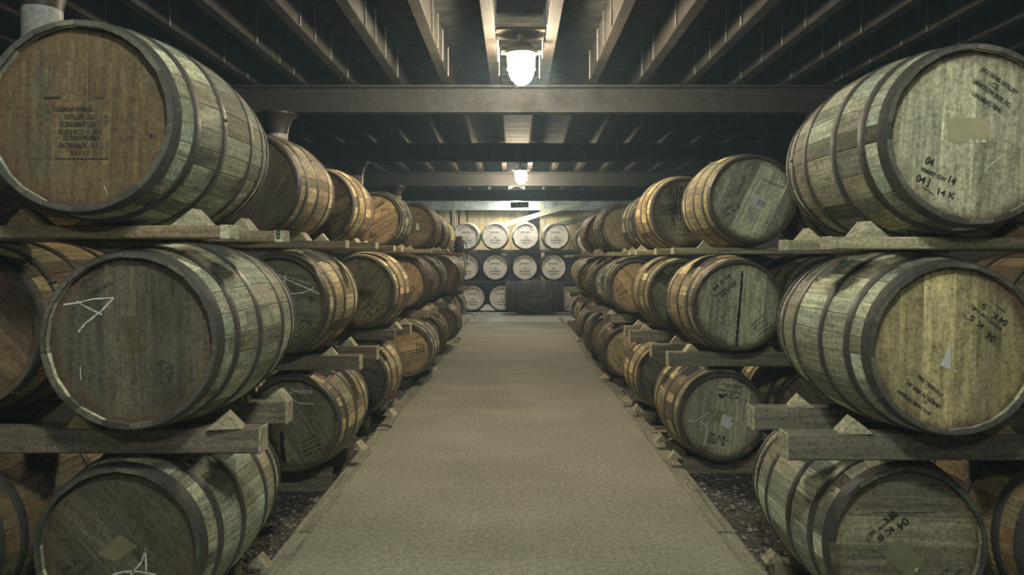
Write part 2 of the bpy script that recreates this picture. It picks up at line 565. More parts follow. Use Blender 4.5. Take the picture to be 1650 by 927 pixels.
def cask_kit(L, rb, re, n, hoops, seed, full=True, boards=6, th=.022, hoop_w=.04, recess=.032):
    """meshes of one cask size: staves, hoops, head boards (axis along Y, centred)"""
    rnd = random.Random(seed)
    ws = [rnd.uniform(.7, 1.3) for _ in range(n)]
    tot = sum(ws)
    a = 0
    kit = {'L': L, 'rb': rb, 're': re, 'staves': [], 'recess': recess}
    NS = 10
    allv, allf, tones = [], [], []
    for i in range(n):
        da = 2 * PI * ws[i] / tot
        a0, a1 = a + .0007 / rb, a + da - .0007 / rb
        a += da
        jit = rnd.uniform(-.0012, .0012)
        tn = rnd.random()
        V, F = [], []
        ys = [-L / 2 + L * k / NS for k in range(NS + 1)]
        for k, y in enumerate(ys):
            r = rad(y, L, rb, re) + jit
            ri = r - th - (-.008 if k in (0, NS) else 0)
            am, e = (a0 + a1) / 2, .0022 / rb
            for ang, rr in ((a0, ri), (a0, r - .0016), (a0 + e, r - .0003), (am, r), (a1 - e, r - .0003), (a1, r - .0016), (a1, ri)):
                V.append((rr * math.cos(ang), y, rr * math.sin(ang)))
        for k in range(NS):
            for j in range(7):
                p, q = k * 7 + j, k * 7 + (j + 1) % 7
                F.append((p, p + 7, q + 7, q))
        F.append(tuple(range(7)))
        F.append(tuple(NS * 7 + j for j in range(7))[::-1])
        if full:
            kit['staves'].append(mesh_of('stave', V, F, 'stave_wood', 25, tn))
        k0 = len(allv)
        allv += V
        allf += [tuple(p + k0 for p in q) for q in F]
        tones += [tn] * len(F)
    if not full:
        kit['shell'] = mesh_of('stave_shell', allv, allf, 'stave_wood', 25, tones)
    kit['hoops'] = []
    for yc, wdt in hoops:
        y0, y1 = yc - wdt / 2, yc + wdt / 2
        r0, r1 = rad(y0, L, rb, re), rad(y1, L, rb, re)
        prof = [(r0 - .006, y0), (r0 + .0022, y0), (r0 + .0036, y0 + .003), (r1 + .0036, y1 - .003), (r1 + .0022, y1), (r1 - .006, y1)]
        v, f = lathe(prof, 56, 'Y', False)
        # lapped end and two rivets
        lap, ang0 = [], rnd.uniform(0, 6.28)
        for dy in (-.25, .25):
            rr = rad(yc + dy * wdt, L, rb, re) + .0045
            cx, cz = rr * math.cos(ang0), rr * math.sin(ang0)
            cv, cf = lathe([(.006, -.004), (.006, .001), (.003, .003)], 8)
            M = Matrix.Translation((cx, yc + dy * wdt, cz)) @ Vector((math.cos(ang0), 0, math.sin(ang0))).to_track_quat('Z', 'Y').to_matrix().to_4x4()
            lap.append(([tuple(M @ Vector(p)) for p in cv], cf))
        v, f = join((v, f), *lap)
        kit['hoops'].append(mesh_of('hoop', v, f, 'hoop_steel', 35))
    # head boards, front face at y = -(L/2 - recess)
    yh = L / 2 - recess
    rh = rad(yh, L, rb, re) - th * .75
    bw = [rnd.uniform(.75, 1.3) for _ in range(boards)]
    x = -rh
    kit['boards'] = []
    hv, hf, ht = [], [], []
    for i in range(boards):
        x0, x1 = x, x + 2 * rh * bw[i] / sum(bw)
        x = x1
        top = []
        nn = 7
        for k in range(nn):
            xx = max(-rh, min(rh, x0 + (x1 - x0) * k / (nn - 1)))
            top.append((xx, math.sqrt(max(0, rh * rh - xx * xx))))
        poly = [(p, -q) for p, q in top] + [(p, q) for p, q in top[::-1]]
        m2 = len(poly)
        xm = (x0 + x1) / 2
        ins = [(p + (.0016 if p < xm else -.0016) * (abs(p - xm) > (x1 - x0) * .49), q) for p, q in poly]
        jy = rnd.uniform(-.0008, .0008)
        V = [(p, -yh + jy, q) for p, q in ins] + [(p, -yh + .0022 + jy, q) for p, q in poly] + [(p, -yh + .02, q) for p, q in poly]
        F = [tuple(range(m2))] + [((k + 1) % m2, k, m2 + k, m2 + (k + 1) % m2) for k in range(m2)] + [(m2 + (k + 1) % m2, m2 + k, 2 * m2 + k, 2 * m2 + (k + 1) % m2) for k in range(m2)] + [tuple(range(2 * m2, 3 * m2))[::-1]]
        tn = rnd.random()
        if full:
            kit['boards'].append(mesh_of('head_board', V, F, 'head_wood', None, tn))
        k0 = len(hv)
        hv += V
        hf += [tuple(p + k0 for p in q) for q in F]
        ht += [tn] * len(F)
    if not full:
        kit['head'] = mesh_of('head', hv, hf, 'head_wood', None, ht)
    v, f = lathe([(rh, yh - .02), (rh, yh)], 40, 'Y')
    kit['rear'] = mesh_of('rear_head', v, f, 'head_wood', None, .4)
    kit['rh'] = rh
    return kit


BL, BRB, BRE = 0.90, 0.335, 0.29
HOOPS = [(-.426, .046), (-.318, .038), (-.135, .038), (.135, .038), (.318, .038), (.426, .046)]
FULL = [cask_kit(BL, BRB, BRE, n, HOOPS, s, True, bd) for n, s, bd in ((25, 11, 6), (27, 12, 5), (26, 13, 7))]
LOW = [cask_kit(BL, BRB, BRE, n, HOOPS, s, False, bd) for n, s, bd in ((26, 21, 6), (25, 22, 6))]
def _white(k):
    k['head'].materials[0] = MATS['painted_head']
    for h in k['hoops']:
        h.materials[0] = MATS['painted_hoop']
    return k


HOG = _white(cask_kit(.86, .388, .338, 28, [(-.405, .045), (-.29, .042), (-.13, .042), (.13, .042), (.29, .042), (.405, .045)], 31, False, 7))
BUTT = cask_kit(1.5, .45, .37, 32, [(-.72, .05), (-.55, .05), (-.25, .05), (.25, .05), (.55, .05), (.72, .05)], 41, False, 7)

Z_TIER = {('left', 'bottom'): .43, ('left', 'middle'): 1.18, ('left', 'top'): 1.885,
          ('right', 'bottom'): .39, ('right', 'middle'): 1.147, ('right', 'top'): 1.852}
QR = rad(.195, BL, BRB, BRE)
HEAD = {}


def make_cask(name, kit, X, d, zc, roll, yaw, wood, head, label, group, full):
    root = tag(link(name, None, None, (X, d + kit['L'] / 2, zc - kit['rb']), (0, 0, yaw)), label, 'cask', group)
    lc, rt = (0, 0, kit['rb']), (0, roll, 0)
    if full:
        for me in kit['staves']:
            link('stave', me, root, lc, rt, wood)
        hd = link('head', None, root, lc)
        for me in kit['boards']:
            link('head_board', me, hd, (0, 0, 0), rt, head)
    else:
        o = link('stave_shell', kit['shell'], root, lc, rt, wood)
        o['kind'] = 'stuff'
        hd = link('head', kit['head'], root, lc, rt, head)
    HEAD[root.name] = hd
    for me in kit['hoops']:
        link('hoop', me, root, lc, (0, random.uniform(0, 6.28), 0), tuple(p * .9 for p in wood))
    link('rear_head', kit['rear'], root, lc, rt, head)
    return root


# ---- marks on heads -------------------------------------------------
_font = {}


def text_mesh(s):
    if s not in _font:
        cu = bpy.data.curves.new('t', 'FONT')
        cu.body = s
        cu.resolution_u = 3
        cu.offset = .03
        ob = bpy.data.objects.new('t', cu)
        me = bpy.data.meshes.new_from_object(ob)
        V = [(p.co.x, p.co.y) for p in me.vertices]
        F = [tuple(q.vertices) for q in me.polygons]
        if V:
            x0, x1 = min(p[0] for p in V), max(p[0] for p in V)
        else:
            x0, x1 = 0, 1
        bpy.data.objects.remove(ob)
        bpy.data.meshes.remove(me)
        bpy.data.curves.remove(cu)
        _font[s] = ([((p - x0) / (x1 - x0), q / .70) for p, q in V], F, (x1 - x0) / .70)
    return _font[s]


class Marks:
    """prints on a cask head; coordinates: x right, z up, metres from the head centre"""

    def __init__(self, root, kit, X, d, zc):
        self.root, self.kit, self.X, self.d, self.zc = root, kit, X, d, zc
        self.yl = -(kit['L'] / 2 - kit['recess'])
        self.dep = d + kit['recess']
        self.parts = {}

    def loc(self, px, py):
        return ((px - VPX) / FPX * self.dep - self.X, (VPY - py) / FPX * self.dep + EYE - self.zc)

    def m(self, px):
        return px / FPX * self.dep

    def add(self, key, pts, faces, lift=.0022, own=False):
        if own:
            key = (*key, len(self.parts))
        V, F = self.parts.setdefault(key, ([], []))
        k = len(V)
        rb = self.kit['rb']
        V += [(x, self.yl - lift, z + rb) for x, z in pts]
        F += [tuple(i + k for i in q) for q in faces]

    def text(self, s, p0, p1, cap, key=('stencil_lettering', 'stencil_ink')):
        a, c = self.loc(*p0), self.loc(*p1)
        self.text_m(s, a, c, self.m(cap), key)

    def text_m(self, s, a, c, cap, key=('stencil_lettering', 'stencil_ink'), own=True):
        V, F, asp = text_mesh(s)
        dx, dz = c[0] - a[0], c[1] - a[1]
        ln = math.hypot(dx, dz)
        ux, uz = dx / ln, dz / ln
        self.add(key, [(a[0] + u * dx - v * cap * uz, a[1] + u * dz + v * cap * ux) for u, v in V], F, own=own)

    def arc_text(self, s, r, mid_deg, span_deg, cap, key=('stencil_lettering', 'stencil_ink')):
        n = len(s)
        for i, ch in enumerate(s):
            if ch == ' ':
                continue
            ang = math.radians(mid_deg + span_deg / 2 - span_deg * (i + .5) / n)
            wd = math.radians(span_deg) * r / n * (.35 if ch == 'I' else .78)
            cx, cz = r * math.cos(ang), r * math.sin(ang)
            tx, tz = math.sin(ang), -math.cos(ang)
            self.text_m(ch, (cx - tx * wd / 2, cz - tz * wd / 2), (cx + tx * wd / 2, cz + tz * wd / 2), cap, key, False)

    def stroke(self, pts, wpx, key=('chalk_mark', 'chalk')):
        P = [self.loc(*p) for p in pts]
        w = self.m(wpx) / 2
        Q = []
        for a, c in zip(P, P[1:]):
            n = max(2, int(math.hypot(c[0] - a[0], c[1] - a[1]) / .012))
            Q += [(a[0] + (c[0] - a[0]) * k / n, a[1] + (c[1] - a[1]) * k / n) for k in range(n)]
        Q.append(P[-1])
        V, F = [], []
        for i, (x, z) in enumerate(Q):
            a, c = Q[max(i - 1, 0)], Q[min(i + 1, len(Q) - 1)]
            dx, dz = c[0] - a[0], c[1] - a[1]
            ln = math.hypot(dx, dz) or 1
            ww = w * random.uniform(.6, 1.3)
            V += [(x - dz / ln * ww, z + dx / ln * ww), (x + dz / ln * ww, z - dx / ln * ww)]
        F = [(2 * i, 2 * i + 1, 2 * i + 3, 2 * i + 2) for i in range(len(Q) - 1)]
        self.add(key, V, F, .0026, own=key[0] in ('faded_lettering', 'crack', 'smudge'))

    def poly(self, pts, key, lift=.0018):
        self.add(key, [self.loc(*p) for p in pts], [tuple(range(len(pts)))], lift)

    def done(self):
        for (name, mat, *_), (V, F) in self.parts.items():
            hd = HEAD[self.root.name]
            o = link(name, mesh_of(name, V, F, mat), hd)
            o.matrix_parent_inverse = (Matrix.Translation(hd.location) @ hd.rotation_euler.to_matrix().to_4x4()).inverted()
            if name == 'chalk_mark':
                o['label'] = 'white chalk strokes'
            elif name == 'stencil_lettering':
                o['label'] = 'dark stencilled lettering'


GREEN = (.47, .475, .405)
GREY = (.42, .41, .35)
TAN = (.37, .305, .20)
OCHRE = (.40, .315, .19)
BROWN = (.24, .175, .11)
DARK = (.15, .125, .10)
PALE = (.42, .41, .33)
# side, tier: list of (depth of front head, x, stave colour, head colour, look words)
ROWS = {
    ('left', 'top'): [(2.30, -1.33, GREEN, (.135, .092, .046), 'large oak cask with a square of black stencilled lettering'),
                      (4.40, -1.55, TAN, (.12, .09, .06), 'golden oak cask with a dark brown head'),
                      (6.15, -1.60, OCHRE, (.30, .20, .10), 'ochre oak cask with pale hoops'),
                      (8.30, -1.53, GREY, (.38, .26, .14), 'grey cask with a wide orange-brown head'),
                      (10.1, -1.36, OCHRE, (.24, .17, .10), 'brown cask with a small white paper tag'),
                      (11.9, -1.40, OCHRE, BROWN, 'yellowish cask'), (14.2, -1.50, TAN, BROWN, 'tan cask'), (16.3, -1.63, GREY, GREY, 'grey cask')],
    ('left', 'middle'): [(2.49, -1.27, GREEN, (.105, .09, .064), 'grey-green oak cask with a sideways chalked A'),
                         (4.48, -1.40, TAN, (.17, .165, .11), 'golden oak cask with chalk triangle on head'),
                         (6.20, -1.27, TAN, (.31, .25, .13), 'ochre oak cask with scattered black stencil letters'),
                         (8.60, -1.30, BROWN, (.36, .25, .13), 'brown oak cask with an orange-brown head'),
                         (10.2, -1.29, TAN, BROWN, 'brown cask'), (12.0, -1.17, TAN, (.16, .115, .075), 'tan cask with dark head'),
                         (14.2, -1.34, BROWN, BROWN, 'dark brown cask'), (16.2, -1.40, GREY, GREY, 'grey cask')],
    ('left', 'bottom'): [(2.64, -1.386, GREEN, (.105, .09, .062), 'mossy oak cask with pale patch and chalk mark'),
                         (4.66, -1.366, TAN, (.22, .21, .14), 'golden oak cask with black streak and chalk scribble'),
                         (6.30, -1.35, TAN, DARK, 'yellow-staved oak cask with mottled black head'),
                         (8.40, -1.22, GREY, (.36, .26, .14), 'grey cask with orange-brown head'),
                         (9.90, -1.24, BROWN, BROWN, 'brown cask'), (11.9, -1.19, TAN, DARK, 'tan cask with dark head'),
                         (14.2, -1.38, BROWN, BROWN, 'dark brown cask'), (16.2, -1.39, GREY, BROWN, 'grey cask')],
    ('right', 'top'): [(2.44, 1.489, GREY, (.43, .41, .30), 'large pale oak cask with tan paper label on head'),
                       (5.06, 1.60, TAN, (.46, .47, .35), 'oak cask with white barcode sticker on green-grey head'),
                       (6.44, 1.456, OCHRE, (.31, .27, .19), 'oak cask with dark vertical drips down its head'),
                       (8.20, 1.57, GREY, (.34, .28, .18), 'grey cask, half hidden'),
                       (9.80, 1.41, GREY, (.32, .28, .20), 'grey cask with plain tan head'),
                       (11.8, 1.40, OCHRE, BROWN, 'orange-lit cask'), (14.2, 1.62, TAN, BROWN, 'tan cask'), (16.3, 1.61, GREY, GREY, 'blue-grey cask')],
    ('right', 'middle'): [(2.55, 1.487, GREEN, (.43, .37, .20), 'oak cask with torn white paper triangle'),
                          (4.92, 1.455, TAN, (.44, .47, .33), 'oak cask with black crack'),
                          (6.44, 1.43, TAN, (.27, .28, .20), 'oak cask with faded lettering on green-grey head'),
                          (8.40, 1.355, GREY, (.38, .28, .16), 'grey cask with orange-brown stencilled head'),
                          (10.0, 1.33, TAN, GREY, 'tan cask with grey head'),
                          (12.3, 1.34, TAN, BROWN, 'tan cask'), (14.3, 1.55, TAN, BROWN, 'brown cask'), (16.3, 1.59, GREY, GREY, 'blue-grey cask')],
    ('right', 'bottom'): [(2.79, 1.451, GREEN, (.25, .225, .155), 'mossy oak cask with yellowish diamond label on its head'),
                          (5.06, 1.39, TAN, (.36, .355, .26), 'oak cask with torn white tag and forked chalk mark'),
                          (6.70, 1.38, OCHRE, (.22, .21, .16), 'yellow-staved cask with grey head'),
                          (8.60, 1.31, BROWN, (.36, .27, .16), 'cask with tan head and pale scratches'),
                          (10.3, 1.32, BROWN, BROWN, 'brown cask'), (11.9, 1.36, TAN, BROWN, 'tan cask'),
                          (14.2, 1.50, TAN, BROWN, 'dark tan cask'), (16.3, 1.54, GREY, GREY, 'blue-grey cask')],
}
ROLL = {('left', 'top', 0): .02, ('left', 'middle', 0): -.03, ('left', 'bottom', 0): -.75, ('right', 'top', 0): .06,
        ('right', 'middle', 0): .03, ('right', 'bottom', 0): 1.6, ('right', 'middle', 1): .08, ('right', 'top', 1): .45, ('right', 'bottom', 1): .1}
CASK = {}
for (side, tier), row in ROWS.items():
    for i, (d, X, cw, ch, look) in enumerate(row):
        zc = Z_TIER[side, tier]
        full = i < 4
        kit = (FULL[(i + len(tier)) % 3] if full else LOW[i % 2])
        roll = ROLL.get((side, tier, i), random.uniform(-3, 3))
        if i == 0:
            place = 'nearest in the %s tier, %s' % (tier, side)
        elif i == 7:
            place = 'last and farthest in the %s tier, %s' % (tier, side)
        else:
            place = '%s from front, %s tier, %s' % (ORD[i], tier, side)
        t = random.uniform(.92, 1.08)
        root = make_cask('oak_cask', kit, X, d, zc, roll, random.uniform(-.012, .012) if i else 0,
                         tuple(p * t for p in cw), ch, look + ', ' + place, 'oak casks in the %s tier on the %s' % (tier, side), full)
        CASK[side, tier, i] = (root, kit, X, d, zc)

# second file of casks behind, seen through the gaps
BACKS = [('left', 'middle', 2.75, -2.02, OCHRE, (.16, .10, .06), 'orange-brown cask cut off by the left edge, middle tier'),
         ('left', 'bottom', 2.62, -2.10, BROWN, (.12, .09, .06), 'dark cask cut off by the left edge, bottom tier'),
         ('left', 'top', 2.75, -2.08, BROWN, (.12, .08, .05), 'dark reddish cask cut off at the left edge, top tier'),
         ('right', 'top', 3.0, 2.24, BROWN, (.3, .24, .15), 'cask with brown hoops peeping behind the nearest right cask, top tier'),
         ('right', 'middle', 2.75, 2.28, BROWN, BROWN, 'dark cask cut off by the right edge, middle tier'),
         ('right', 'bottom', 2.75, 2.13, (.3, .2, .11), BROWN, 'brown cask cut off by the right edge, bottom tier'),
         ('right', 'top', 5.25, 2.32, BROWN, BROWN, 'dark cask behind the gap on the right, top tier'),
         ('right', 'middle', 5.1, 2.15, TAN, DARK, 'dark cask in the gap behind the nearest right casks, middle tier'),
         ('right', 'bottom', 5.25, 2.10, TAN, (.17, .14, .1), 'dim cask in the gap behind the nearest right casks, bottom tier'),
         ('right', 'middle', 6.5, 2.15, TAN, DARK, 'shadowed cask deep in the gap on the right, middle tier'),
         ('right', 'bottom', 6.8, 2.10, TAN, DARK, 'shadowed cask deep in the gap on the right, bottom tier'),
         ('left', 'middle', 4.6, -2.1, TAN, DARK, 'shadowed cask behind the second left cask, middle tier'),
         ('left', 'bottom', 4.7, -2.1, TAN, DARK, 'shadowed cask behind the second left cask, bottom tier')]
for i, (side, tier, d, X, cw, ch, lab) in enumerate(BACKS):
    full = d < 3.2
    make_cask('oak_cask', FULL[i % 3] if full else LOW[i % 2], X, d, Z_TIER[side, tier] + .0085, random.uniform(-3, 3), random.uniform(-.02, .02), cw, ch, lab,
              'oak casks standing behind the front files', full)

# white-headed casks along the end, and the big dark butt lying across
DH = 20.5
WHITE_W = (.05, .05, .052)
HX = {'top': (751, 797.7, 847, 896), 'middle': (751, 798, 845.6, 892), 'bottom': (761, 808, 855, 902)}
HZ = {'top': EYE + .613, 'middle': EYE - .235, 'bottom': EYE - 1.06}
POSW = ('leftmost', 'second from left', 'third from left', 'rightmost')
for tier in ('top', 'middle', 'bottom'):
    for i, px in enumerate(HX[tier]):
        X = (px - VPX) / FPX * DH
        if tier == 'bottom':
            wd = 'black cask with round white lettered head, bottom row at far end, %s' % POSW[i]
        else:
            wd = 'black cask with round white lettered head, %s row at far end, %s' % (tier, POSW[i])
        cw = (.40, .40, .35) if tier == 'top' and i == 3 else ((.85, .85, .78) if tier == 'top' else WHITE_W)
        root = make_cask('white_headed_cask', HOG, X, DH, HZ[tier], 0 if i != 3 else .02, 0, cw, (.95, .93, .87), wd, 'white-headed casks at the far end', False)
        mk = Marks(root, HOG, X, DH, HZ[tier])
        ink = ('stencil_lettering', 'black_print')
        if tier == 'bottom':
            mk.arc_text('LONGMORN', .225, 90, 104, .062, ink)
        else:
            mk.arc_text('STRATHISLA', .225, 90, 112, .062, ink)
        for s, z, hw, cp in (('DISTILLERY', .085, .13, .035), ('12M', -.055, .035, .035), ('CASTAN MEDAL', -.13, .155, .036), ('12 YEAR OLD', -.20, .125, .036)):
            mk.text_m(s, (-hw, z), (hw, z), cp, ink)
        mk.done()
butt = tag(link('large_butt', None, None, (.52, 19.75, 0), (0, 0, PI / 2 + .02)), 'big dark tarred cask lying sideways before the white-headed casks', 'cask')
o = link('stave_shell', BUTT['shell'], butt, (0, 0, .455), (0, .3, 0), (.055, .06, .06))
o['kind'] = 'stuff'
link('head', BUTT['head'], butt, (0, 0, .455), (0, .3, 0), (.12, .12, .11))
link('rear_head', BUTT['rear'], butt, (0, 0, .455), (0, .3, 0), (.12, .12, .11))
for me in BUTT['hoops']:
    link('hoop', me, butt, (0, 0, .455))

# ------------------------------------------------------------------ timber rails and wedges
RAIL_H = {}
RAIL_TOP = {k: z - QR for k, z in Z_TIER.items()}
for sd in ('left', 'right'):
    RAIL_H[sd, 'bottom'] = RAIL_TOP[sd, 'bottom'] + .037
    RAIL_H[sd, 'middle'] = RAIL_TOP[sd, 'middle'] - Z_TIER[sd, 'bottom'] - BRB
    RAIL_H[sd, 'top'] = RAIL_TOP[sd, 'top'] - Z_TIER[sd, 'middle'] - BRB
RAILC = {('left', 'top'): (.22, .16, .10), ('left', 'middle'): (.18, .14, .105), ('left', 'bottom'): (.22, .19, .13),
         ('right', 'top'): (.34, .31, .20), ('right', 'middle'): (.20, .18, .135), ('right', 'bottom'): (.24, .19, .13)}
EDGE = {('left', 'top', 0): (.93, .905), ('left', 'middle', 0): (.895, .945), ('right', 'top', 0): (1.09, 1.11), ('right', 'middle', 0): (.98, 1.01)}
wedge_m = {}


def wedge_mesh(sz):
    # right prism, sloping face towards the cask
    a, h, wd = sz
    V = [(0, -wd / 2, 0), (a, -wd / 2, 0), (a * .42, -wd / 2, h), (0, wd / 2, 0), (a, wd / 2, 0), (a * .42, wd / 2, h)]
    F = [(0, 1, 2), (5, 4, 3), (0, 3, 4, 1), (1, 4, 5, 2), (2, 5, 3, 0)]
    return mesh_of('wedge', V, F, 'wedge_wood')


WM = [wedge_mesh(s) for s in ((.12, .055, .08), (.10, .05, .07), (.11, .06, .09))]
for (side, tier), row in ROWS.items():
    sg = -1 if side == 'left' else 1
    for i, (d, X, cw, ch, look) in enumerate(row):
        for j, dy in enumerate((-.24, .24)):
            yy = d + BL / 2 + dy
            e = EDGE.get((side, tier, i), None)
            inner = e[j] if e else ((1.20 if side == 'left' else 1.16) if tier == 'bottom' else (.97 if side == 'left' else 1.05)) + random.uniform(-.05, .05)
            if i >= 5 and tier != 'bottom':
                inner += .05
            outer = 3.0 if i < 3 else abs(X) + .5
            h = RAIL_H[side, tier]
            wd = .085 if tier != 'top' else .095
            zt = RAIL_TOP[side, tier]
            v, f = box_data(-(outer - inner) / 2, (outer - inner) / 2, -wd / 2, wd / 2, -h, 0, .005)
            t = random.uniform(.8, 1.2)
            rc = tuple(p * t for p in RAILC[side, tier])
            o = link('timber_rail', mesh_of('timber_rail', v, f, 'rail_wood'), None, (sg * (outer + inner) / 2, yy, zt), (0, 0, 0), rc)
            tag(o, '%s timber rail under the %s cask from the front, %s tier, %s' % (('nearer', 'farther')[j], ORD[i], tier, side), 'rail', 'rails carrying the %s %s casks' % (side, tier))
            if i < 4 and tier != 'bottom':
                cl = .03 if (side, tier, i) == ('left', 'top', 0) else .006
                cv = box_data(-cl / 2, cl / 2, -wd / 2 - .002, wd / 2 + .002, -h - .001, .002, .002)
                ce = link('end_grain', mesh_of('end_grain', *cv, 'wedge_wood'), o, (-sg * (outer - inner) / 2 + sg * (cl / 2 - .003), 0, 0), (0, 0, 0), (.52, .48, .34))
                ce['label'] = 'pale sawn end'
                if cl > .02 and j == 1:
                    V8, F8, asp = text_mesh('8')
                    link('painted_number', mesh_of('painted_number', [((u - .5) * .018, -wd / 2 - .003, -h + .012 + v8 * .034) for u, v8 in V8], F8, 'stencil_ink'), o, (-sg * (outer - inner) / 2 + sg * (cl / 2 - .003), 0, 0))
            # wedges against the aisle side of the cask
            if i < 6 and (i == 0 or random.random() < .8):
                wx = abs(X) - random.uniform(.245, .275)
                m_ = WM[(i + j) % 3]
                t = random.uniform(.85, 1.25)
                wc = (.42 * t, .38 * t, .26 * t)
                wo = link('wedge', m_, None, (sg * (wx - .06), yy + random.uniform(-.01, .01), zt + .0005), (0, 0, (0 if sg > 0 else PI) + random.uniform(-.25, .25)), wc)
                tag(wo, 'wooden wedge on the %s rail of %s cask from front, %s tier, %s' % (('near', 'far')[j], ORD[i], tier, side), 'wedge', 'wedges beside the casks')
                if i == 0 or (i == 1 and side == 'right'):
                    wo = link('wedge', m_, None, (sg * (2 * abs(X) - wx + .06), yy, zt + .0005), (0, 0, PI if sg > 0 else 0), (wc[0] * .7, wc[1] * .55, wc[2] * .4))
                    tag(wo, 'outer wooden wedge on the %s rail of %s cask from front, %s tier, %s' % (('near', 'far')[j], ORD[i], tier, side), 'wedge', 'wedges beside the casks')

for lab, z1, hh in (('long dark timber rail under the top row of white-headed casks', HZ['top'] - .372, .075), ('long dark timber rail under the middle row of white-headed casks', HZ['middle'] - .372, .06)):
    for j, dy in enumerate((.17, .69)):
        v, f = box_data(-2.6, 2.6, -.045, .045, -hh, 0, .005)
        o = link('timber_rail', mesh_of('timber_rail', v, f, 'rail_wood'), None, (0, DH + dy, z1), (0, 0, 0), (.15, .15, .13))
        tag(o, lab + (', front one' if j == 0 else ', rear one'), 'rail', 'rails carrying the white-headed casks')


# ------------------------------------------------------------------ marks on the heads


def marks(side, tier, i):
    return Marks(*CASK[side, tier, i])


FADE = ('faded_lettering', 'faded_ink')
mk = marks('left', 'top', 0)
for s, x0, x1, y, c in (('CLERMONT SPRINGS', 86.6, 149.8, 180, 7), ('DISTILLERY CO.', 104, 151, 192.6, 7.4), ('DCS3G-BBB-KY-230', 96.5, 155, 204.5, 7.8),
                        ('FILLED OCT. 11  003', 95, 161, 217, 8), ('BOURBON WHISKEY', 102, 161, 226.3, 7.4), ('SISTERN# 3C.18.P.', 96, 161, 238.5, 7.4), ('83 / 13', 114, 144, 250.5, 7.4)):
    mk.text(s, (x0, y), (x1, y), c)
mk.stroke([(91, 256), (176, 256)], 1.2, ('stencil_lettering', 'stencil_ink'))
mk.stroke([(72, 158), (98, 157)], 3.0, ('stencil_lettering', 'stencil_ink'))
mk.stroke([(152, 157.5), (167, 157.5)], 1.6, ('stencil_lettering', 'stencil_ink'))
for k in range(24):
    y = 186 + k * 2.9
    if 202 < y < 226:
        continue
    mk.stroke([(171 - (3 if k < 8 else 0), y), (175, y)], .8, ('stencil_lettering', 'stencil_ink'))
mk.poly([(241, 216), (247, 216), (247, 222), (241, 222)], ('stain_spot', 'black_print'))
mk.stroke([(168, 300), (174, 312)], 1.2)
mk.done()

mk = marks('left', 'middle', 0)
mk.stroke([(103, 491), (126, 488), (150, 482), (184, 480)], 2.6)
mk.stroke([(184, 480), (165, 500), (150, 512), (138, 521), (127, 535)], 2.6)
mk.stroke([(124, 485), (133, 491), (150, 500), (165, 507)], 2.2)
mk.stroke([(130, 590), (131, 612)], 1.2)
mk.poly([(192, 520), (200, 511), (219, 509), (224, 525), (238, 556), (234, 565), (207, 574), (203, 548)], ('label_ghost', 'tan_stain'))
for s, a, c_, cp in (('WHISKEY CORP', (131, 463), (172, 435), 6), ('DIST. INC.', (152, 476), (182, 458), 7), ('L 29', (247, 600), (268, 586), 9), ('CORP INC', (252, 612), (282, 590), 6), ('L 29', (262, 622), (284, 604), 9)):
    mk.text(s, a, c_, cp, FADE)
mk.done()

mk = marks('left', 'bottom', 0)
mk.poly([(157, 893), (193, 862), (222, 880), (186, 905)], ('paper_label', 'olive_paper'))
mk.stroke([(235, 884), (229, 905), (211, 926)], 3.0)
mk.stroke([(234, 886), (236, 905), (236, 926)], 3.0)
mk.stroke([(182, 926), (200, 921), (225, 921), (252, 926)], 3.4)
mk.text('04 K', (105, 927), (132, 902), 10, FADE)
mk.text('WHISKEY', (122, 935), (154, 908), 7, FADE)
mk.done()

mk = marks('right', 'top', 0)
mk.text('JACK DANIEL DISTILLERY', (1580, 113), (1637, 153), 6.5)
mk.text('RCSJ', (1591, 136), (1606, 145), 7.5, FADE)
mk.text('LEM MOTLOW, PROP., INC.', (1565, 132), (1626, 174), 7.5)
mk.text('LYNCHBURG, TENN.', (1565, 153), (1611, 183), 7)
mk.poly([(1526, 190), (1590, 190), (1590, 230), (1526, 230)], ('paper_label', 'tan_paper'))
mk.poly([(1546, 190), (1566, 190), (1563, 230), (1543, 230)], ('paper_label', 'tan_paper'), .0024)
for a in ((1559, 1568), (1570, 1577), (1579, 1589)):
    mk.poly([(a[0], 230), (a[1], 230), ((a[0] + a[1]) / 2 + 1, 224)], ('torn_paper', 'white_paper'), .003)
mk.text('04', (1489, 263), (1502, 268), 12)
mk.text('WHISKEY CORP', (1482, 274), (1523, 293), 6)
mk.text('14', (1526, 294), (1537, 299), 12)
mk.text('04 J', (1474, 291), (1496, 299), 11)
mk.text('14 K', (1509, 313), (1537, 322), 10)
mk.stroke([(1487, 302), (1504, 314)], 1.2, ('stencil_lettering', 'stencil_ink'))
mk.stroke([(1585, 276), (1600, 262), (1618, 248)], 1.2)
mk.stroke([(1480, 230), (1488, 223)], 1.2)
mk.done()

